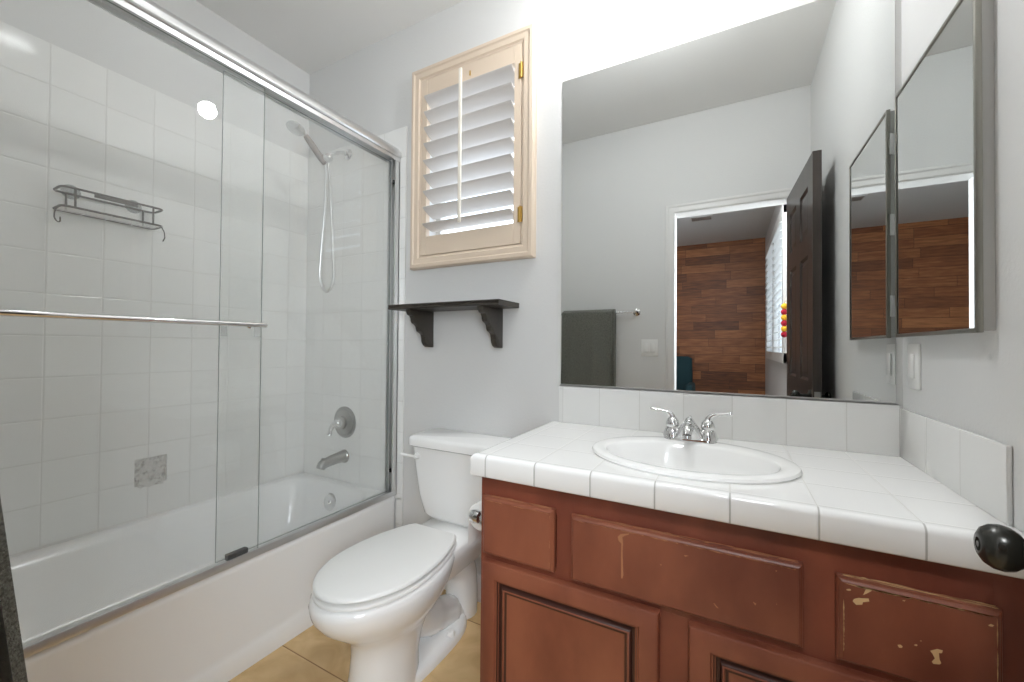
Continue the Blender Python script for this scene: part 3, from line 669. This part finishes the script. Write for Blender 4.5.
def stad(hx, hy, z, n=12):
    o = []
    for k in range(n+1): a = -PI/2+PI*k/n; o.append((fx+hx+hy*math.cos(a), fy+hy*math.sin(a), z))
    for k in range(n+1): a = PI/2+PI*k/n; o.append((fx-hx+hy*math.cos(a), fy+hy*math.sin(a), z))
    return o
obj('base_plate', B().loft([stad(.05, .027, fz-.002), stad(.05, .027, fz+.006), stad(.05, .024, fz+.012), stad(.048, .018, fz+.014)]), CHROME, fa, 50)
b = B()
def fel(y, z, hw, hd, n=28): return [(fx+hw*math.cos(2*PI*k/n), fy+y+hd*math.sin(2*PI*k/n), fz+z) for k in range(n)]
b.loft([fel(-.006, .008, .047, .030), fel(-.008, .016, .044, .030), fel(-.012, .032, .034, .029), fel(-.017, .048, .0245, .028), fel(-.022, .062, .0165, .026), fel(-.026, .072, .010, .020), fel(-.028, .076, .004, .010)])
sp_ = bez([(fx, fy-.018, fz+.040), (fx, fy-.050, fz+.050), (fx, fy-.082, fz+.044), (fx, fy-.098, fz+.030)], 5)
b.tube(sp_, [.0175-.005*(k/(len(sp_)-1)) for k in range(len(sp_))], 18).lathe((fx, fy-.099, fz+.031), (0, -.25, -1), [(.0125, 0), (.0125, .010), (.0095, .010)], 16)
b.tube([(fx, fy+.016, fz+.012), (fx, fy+.016, fz+.066)], .0025, 8).ball((fx, fy+.016, fz+.069), .005, 12)
obj('spout', b, CHROME, fa, 60)
for s in (-1, 1):
    hx = fx+s*.051
    b = B().lathe((hx, fy, fz+.008), (0, 0, 1), [(.029, 0), (.028, .006), (.023, .022), (.0175, .030), (.0205, .034), (.0205, .040), (.018, .050), (.011, .059), (.002, .062)], 24)
    lv = bez([(hx, fy, fz+.056), (hx+s*.004, fy, fz+.072), (hx+s*.018, fy-.002, fz+.084), (hx+s*.040, fy-.004, fz+.087), (hx+s*.062, fy-.006, fz+.090)], 5)
    b.tube(lv, [.0135-.0075*min(1, k/11) for k in range(len(lv))], 14).ball(lv[-1], .0070, 12)
    obj('handle', b, CHROME, fa, 60)

# ================================================================== MIRRORS
mr = thing('wall_mirror', 'large frameless rectangular wall mirror above the sink backsplash', 'mirror', (-.09, D, .981))
obj('mirror_glass', B().box(-.6044, .418, D-.006, D-.0005, .984, 2.22), MIRROR, mr, 0)
obj('bottom_channel', B().box(-.606, .42, D-.0095, D-.0062, .9808, .988).box(-.606, .42, D-.0095, D-.0004, .9808, .9836), SILVER, mr, 0)
mcx = .409; my0, my1, mz0, mz1 = 1.083, 1.510, 1.172, 1.85
mc = thing('medicine_cabinet', 'mirrored medicine cabinet with a steel frame on the right wall', 'medicine cabinet', (XR, (my0+my1)/2, mz0))
obj('case', B().box(mcx+.009, XR-.0005, my0+.004, my1-.006, mz0+.004, mz1-.004), CASEM, mc, 0)
b = B(); fw = .009
for (ya, yb_, za, zb) in ((my0, my0+fw, mz0, mz1), (my1-fw, my1, mz0, mz1), (my0+fw, my1-fw, mz0, mz0+fw), (my0+fw, my1-fw, mz1-fw, mz1)): b.box(mcx-.002, mcx+.008, ya, yb_, za, zb, .0015)
obj('frame', b, STEEL, mc, 30)
obj('mirror_glass', B().box(mcx+.0005, mcx+.006, my0+fw-.001, my1-fw+.001, mz0+fw-.001, mz1-fw+.001), MIRROR, mc, 0)
for z in (1.235, 1.475, 1.715):
    obj('hinge', B().box(mcx+.004, mcx+.018, my1-.0055, my1-.001, z, z+.062, .001).tube([(mcx+.008, my1+.001, z), (mcx+.008, my1+.001, z+.062)], .003, 8), SILVER, mc)
def plate(name, label, axis, c, wx, hz, n):
    # decorator wall plate: axis 'x' faces -x at x=c[0]; axis 'y' faces +y
    t = thing(name, label, 'light switch', c)
    def bx(u0, u1, d0, d1, z0, z1, bev):
        if axis == 'x': return B().box(c[0]-d1, c[0]-d0, c[1]+u0, c[1]+u1, c[2]+z0, c[2]+z1, bev)
        return B().box(c[0]+u0, c[0]+u1, c[1]+d0, c[1]+d1, c[2]+z0, c[2]+z1, bev)
    obj('plate', bx(-wx/2, wx/2, .0003, .006, 0, hz, .002), PLAST, t)
    for k in range(n):
        u = (k-(n-1)/2)*.046
        obj('rocker', bx(u-.0165, u+.0165, .0062, .011, hz/2-.033, hz/2+.033, .002), PLAST, t)
    return t
plate('light_switch', 'white single rocker switch on the right wall below the medicine cabinet', 'x', (XR, 1.458, 1.034), .074, .12, 1)
plate('light_switch', 'white double rocker switch beside the doorway, seen in the big mirror', 'y', (-.512, E0, 1.075), .116, .12, 2)

# ================================================================== TOWEL BAR AND TOWEL (door wall, seen in the mirror)
by, bz = E0+.048, 1.392
tb = thing('towel_bar', 'chrome towel bar on the door wall', 'towel bar', (-.91, E0, bz))
obj('bar', B().tube([(-1.215, by, bz), (-.602, by, bz)], .008, 14), CHROME, tb)
for x in (-1.215, -.602): obj('post', B().lathe((x, E0+.0005, bz), (0, 1, 0), [(.026, 0), (.026, .006), (.013, .014), (.011, .036), (.0135, .040), (.0135, .054), (.008, .058)], 20), CHROME, tb)
def towel_layer(x0, x1, za, zb, r0, th, sweep):
    # inverted U over the bar; za = lower end at the back, zb = lower end in front
    prof = []
    for k in range(13): prof.append(('b', za+(bz-za)*k/12))
    for k in range(1, 8): prof.append(('t', k/8))
    for k in range(19): prof.append(('f', bz-(bz-zb)*k/18))
    def pnt(kind, v, off, x):
        w_ = .003*math.sin(x*37+1)+.002*math.sin(x*71)
        if kind == 'b': return (by-r0-off+.001*math.sin(x*50), v)
        if kind == 't': a = PI-PI*v; return (by+(r0+off)*math.cos(a), bz+(.010+off)*math.sin(a))
        d = (bz-v); s_ = sweep*max(0, (d-.36)/.34) if d > .36 else 0
        return (by+r0+off+s_+w_*min(1, d*3), v)
    rings = []
    xs = [x0+(x1-x0)*k/30 for k in range(31)]
    for x in xs:
        o_ = [pnt(k, v, th, x) for k, v in prof]; i_ = [pnt(k, v, 0, x) for k, v in prof][::-1]
        rings.append([(x, y, z) for y, z in o_+i_])
    return B().loft(rings)
tw = thing('bath_towel', 'charcoal grey bath towel folded over the chrome towel bar', 'towel', (-.95, by, .62))
obj('front_layer', towel_layer(-1.15, -.766, .74, .60, .0335, .011, .036), TOWEL, tw, 60)
obj('back_layer', towel_layer(-1.148, -.748, .70, .64, .0095, .016, .006), TOWEL, tw, 60)

# ================================================================== DOOR
DW, DH, DT = .684, 2.07, .035
ang = math.radians(90+4.2)
door = bpy.data.objects.new('door_1', None); COL.objects.link(door); door['kind'] = 'structure'
tag(door, 'dark brown six-panel door standing open against the right wall', 'door')
door.location = (DX1+.001, E0+.018, 0)
# local frame: leaf along +u (x before turning), face towards -v
def L(b): return b
LW = DW
st, ra = .10, .11
zs = [0.012, .24, .86, .98, 1.60, 1.70, 1.94, DH]
b = B()
b.box(0, st, 0, DT, zs[0], zs[7]).box(LW-st, LW, 0, DT, zs[0], zs[7]).box(LW/2-.05, LW/2+.05, 0, DT, zs[0], zs[7])
for za, zb in ((zs[0], zs[1]), (zs[2], zs[3]), (zs[4], zs[5]), (zs[6], zs[7])): b.box(st, LW-st, .0001, DT-.0001, za, zb)
dprof = [(0, 0), (.012, -.010), (.022, -.010), (.040, -.004), (.045, -.004)]
def localobj(name, b, mat, parent, smooth=30):
    me = bpy.data.meshes.new(name); bm = b.bm
    bmesh.ops.remove_doubles(bm, verts=bm.verts[:], dist=1e-6); bmesh.ops.recalc_face_normals(bm, faces=bm.faces[:]); bm.to_mesh(me); bm.free(); me.materials.append(mat)
    for p in me.polygons: p.use_smooth = True
    me.set_sharp_from_angle(angle=math.radians(smooth))
    o = bpy.data.objects.new(name, me); COL.objects.link(o); o.parent = parent; return o
localobj('leaf', b, DOORM, door)
for xa, xb in ((st, LW/2-.05), (LW/2+.05, LW-st)):
    for za, zb in ((zs[1], zs[2]), (zs[3], zs[4]), (zs[5], zs[6])):
        b = B().nest(xa, xb, za, zb, 0, dprof, capb=False)
        b2 = B().nest(xa, xb, za, zb, 0, dprof, capb=False)
        for v in b2.bm.verts: v.co.y = DT-v.co.y
        me_ = bpy.data.meshes.new('t'); b2.bm.to_mesh(me_); b.bm.from_mesh(me_); b2.bm.free(); bpy.data.meshes.remove(me_)
        localobj('door_panel', b, DOORM, door, 20)
kx, kz = LW-.052, .908
def knob(s):
    y = 0 if s < 0 else DT; ks = 1.05 if s > 0 else .6
    b = B().lathe((kx, y, kz), (0, s, 0), [(.032, 0), (.032, .004), (.026, .008), (.012, .012), (.0105, .034), (.013, .0385), (.0195, .0425), (.0245, .049), (.0262, .056), (.0250, .0635), (.0205, .070), (.0135, .0738), (.008, .0742), (.0075, .072), (.004, .072), (.0035, .0745), (.0008, .0745)], 36)
    for v in b.bm.verts:
        d_ = (v.co.y-y)*s; v.co.y = y+(v.co.y-y)*ks
        if d_ > .027: v.co.z = kz+(v.co.z-kz)*1.0; v.co.x = kx+(v.co.x-kx)*.92
    return b
localobj('door_knob', knob(1), KNOBM, door, 40); localobj('door_knob', knob(-1), KNOBM, door, 40)
localobj('latch_plate', B().box(LW-.0002, LW+.0012, DT/2-.012, DT/2+.012, kz-.028, kz+.028), NICKEL, door)
for z in (.25, 1.05, 1.85):
    localobj('door_hinge', B().box(-.0015, .0, .004, DT-.002, z, z+.09).tube([(-.004, -.003, z), (-.004, -.003, z+.09)], .0045, 10), NICKEL, door)
door.rotation_euler = (0, 0, PI-ang+0)
# turned so that the leaf runs from the hinge into the room, leaning towards the right wall
door.rotation_euler = (0, 0, math.radians(90-2.7))
door.location = (DX1-.001, E0+.018, 0)

# ================================================================== LAMPS
vl = thing('vanity_light', 'wall lamp with one bright bulb in a metal shade above the mirror', 'wall light', (-.25, D, 2.56))
LXp, LYp, LZp = -.25, 1.25, 2.53
obj('backplate', B().lathe((LXp, D-.0005, 2.60), (0, -1, 0), [(.055, 0), (.055, .012), (.045, .02), (.012, .024)], 28), SILVER, vl)
obj('arm', B().tube(bez([(LXp, D-.02, 2.60), (LXp, 1.45, 2.65), (LXp, 1.33, 2.68), (LXp, LYp, 2.655), (LXp, LYp, 2.60)], 6), .009, 12), SILVER, vl)
obj('shade', B().lathe((LXp, LYp, 2.61), (0, 0, -1), [(.02, 0), (.026, .008), (.028, .05), (.030, .062), (.027, .062), (.024, .01), (.02, .004), (.004, .003)], 32, caps=False), SILVER, vl)
obj('bulb', B().ball((LXp, LYp, LZp), .047, 24), emit('bulb_glow', (.97, .99, 1.), BULB), vl)
cl = thing('ceiling_light', 'recessed ceiling can light over the bathroom floor', 'ceiling light', (-1.05, .63, ZC))
obj('trim_ring', B().lathe((-1.05, .63, ZC-.0003), (0, 0, -1), [(.095, 0), (.095, .003), (.078, .006), (.072, .002)], 36, caps=False), TRIM, cl)
obj('lens', B().lathe((-1.05, .63, ZC-.0012), (0, 0, -1), [(.0725, 0), (.0725, .001), (.001, .0022)], 36), emit('can_glow', (.97, .99, 1.), CAN), cl)

# ================================================================== BEDROOM (seen in the mirrors, except the added window and lamp)
# shuttered window
bw = B(); y0, y1, z0, z1 = BW
fr = struct('window_2', B().box(BXR+T-.05, BXR+T-.01, y0, y0+.04, z0, z1).box(BXR+T-.05, BXR+T-.01, y1-.04, y1, z0, z1).box(BXR+T-.05, BXR+T-.01, y0+.04, y1-.04, z0, z0+.04).box(BXR+T-.05, BXR+T-.01, y0+.04, y1-.04, z1-.04, z1), TRIM)
obj('pane', B().box(BXR+T-.034, BXR+T-.028, y0+.03, y1-.03, z0+.03, z1-.03), PANE, fr, 0)
w3 = struct('added_window', B().box(BXR+T-.05, BXR+T-.01, -1.02, -.98, .7, 2.3).box(BXR+T-.05, BXR+T-.01, -.22, -.18, .7, 2.3).box(BXR+T-.05, BXR+T-.01, -.98, -.22, .7, .74).box(BXR+T-.05, BXR+T-.01, -.98, -.22, 2.26, 2.3), TRIM)  # unseen window added so the area fill can reach the tub
obj('pane', B().box(BXR+T-.034, BXR+T-.028, -.99, -.21, .73, 2.27), PANE, w3, 0)
bs = thing('bedroom_shutter', 'white plantation shutter beside the wood plank wall, seen in the mirror', 'shutter', (BXR, (y0+y1)/2, z0))
b = B()
ym = (y0+y1)/2
for a, c in ((y0-.05, y0+.03), (y1-.03, y1+.05), (ym-.05, ym+.05)): b.box(BXR-.03, BXR+.01, a, c, z0-.05, z1+.05, .003)
b.box(BXR-.029, BXR+.009, y0-.05, y1+.05, z0-.05, z0+.045, .003).box(BXR-.029, BXR+.009, y0-.05, y1+.05, z1-.045, z1+.05, .003)
obj('frame', b, TRIM, bs, 20)
for (ya, yb_) in ((y0+.032, ym-.052), (ym+.052, y1-.032)):
    N = 16
    for k in range(N):
        z = z0+.06+(z1-z0-.12)*(k+.5)/N; t = math.radians(14); ch = .042
        pr = [(ch*math.cos(2*PI*i/10), .005*math.sin(2*PI*i/10)) for i in range(10)]
        obj('louver', B().loft([[(BXR-.008+u_*math.cos(t)-v_*math.sin(t), y, z+u_*math.sin(t)+v_*math.cos(t)) for u_, v_ in pr] for y in (ya, yb_)]), TRIM, bs, 40)
gl = thing('pompom_garland', 'string of red and yellow pompoms beside the bedroom shutter', 'garland', (.422, -1.22, 1.24))
obj('string', B().tube([(BXR-.0, -1.22, 1.56), (.428, -1.22, 1.555), (.422, -1.22, 1.54), (.422, -1.22, 1.23)], .0025, 8), WEAR, gl)
for k in range(6): obj('pompom', B().ball((.422, -1.22, 1.26+.05*k), .027, 14), RED if k % 2 == 0 else YEL, gl)
tcx, tcy = -.84, -3.25
ch = thing('armchair', 'dark teal upholstered chair before the wood plank wall, seen in the mirror', 'chair', (tcx, tcy, 0))
obj('seat', B().box(tcx-.31, tcx+.31, tcy-.30, tcy+.33, .25, .44, .04, 3), TEAL, ch)
obj('backrest', B().loft([rrect(tcx-.33, tcx+.33, tcy-.42, tcy-.27, .06, .30), rrect(tcx-.34, tcx+.34, tcy-.45, tcy-.29, .06, .7), rrect(tcx-.33, tcx+.33, tcy-.48, tcy-.33, .06, .97), rrect(tcx-.28, tcx+.28, tcy-.47, tcy-.36, .05, 1.0)]), TEAL, ch, 50)
for s in (-1, 1): obj('armrest', B().box(tcx+s*.335-.05, tcx+s*.335+.05, tcy-.30, tcy+.32, .25, .62, .035, 3), TEAL, ch)
for sx_ in (-1, 1):
    for sy_ in (-1, 1): obj('leg', B().tube([(tcx+sx_*.27, tcy+sy_*.26, .26), (tcx+sx_*.29, tcy+sy_*.29, 0)], [.022, .014], 12), LEAF, ch)
vt = thing('ceiling_vent', 'small white vent grille on the bedroom ceiling, seen in the mirror', 'vent', (-.32, -2.5, ZC))
b = B().box(-.45, -.19, -2.58, -2.42, ZC-.008, ZC-.0003, .002)
obj('grille_frame', b, BWALL, vt)
for k in range(5): obj('slat', B().box(-.43, -.21, -2.565+.03*k, -2.553+.03*k, ZC-.013, ZC-.008), NICKEL, vt, 0)
bl = thing('bedroom_fill_lamp', 'round flush fill lamp added on the unseen bedroom ceiling before the doorway', 'ceiling light', (.1, -.85, ZC))  # lamp added out of view to brighten the bathroom through the doorway
obj('rim', B().lathe((.1, -.85, ZC-.0003), (0, 0, -1), [(.24, 0), (.24, .02), (.225, .024)], 36), SILVER, bl)
obj('dome', B().lathe((.1, -.85, ZC-.024), (0, 0, -1), [(.225, 0), (.22, .02), (.17, .05), (.08, .07), (.001, .076)], 36), emit('dome_glow', (.96, .985, 1.), BED_FILL), bl)
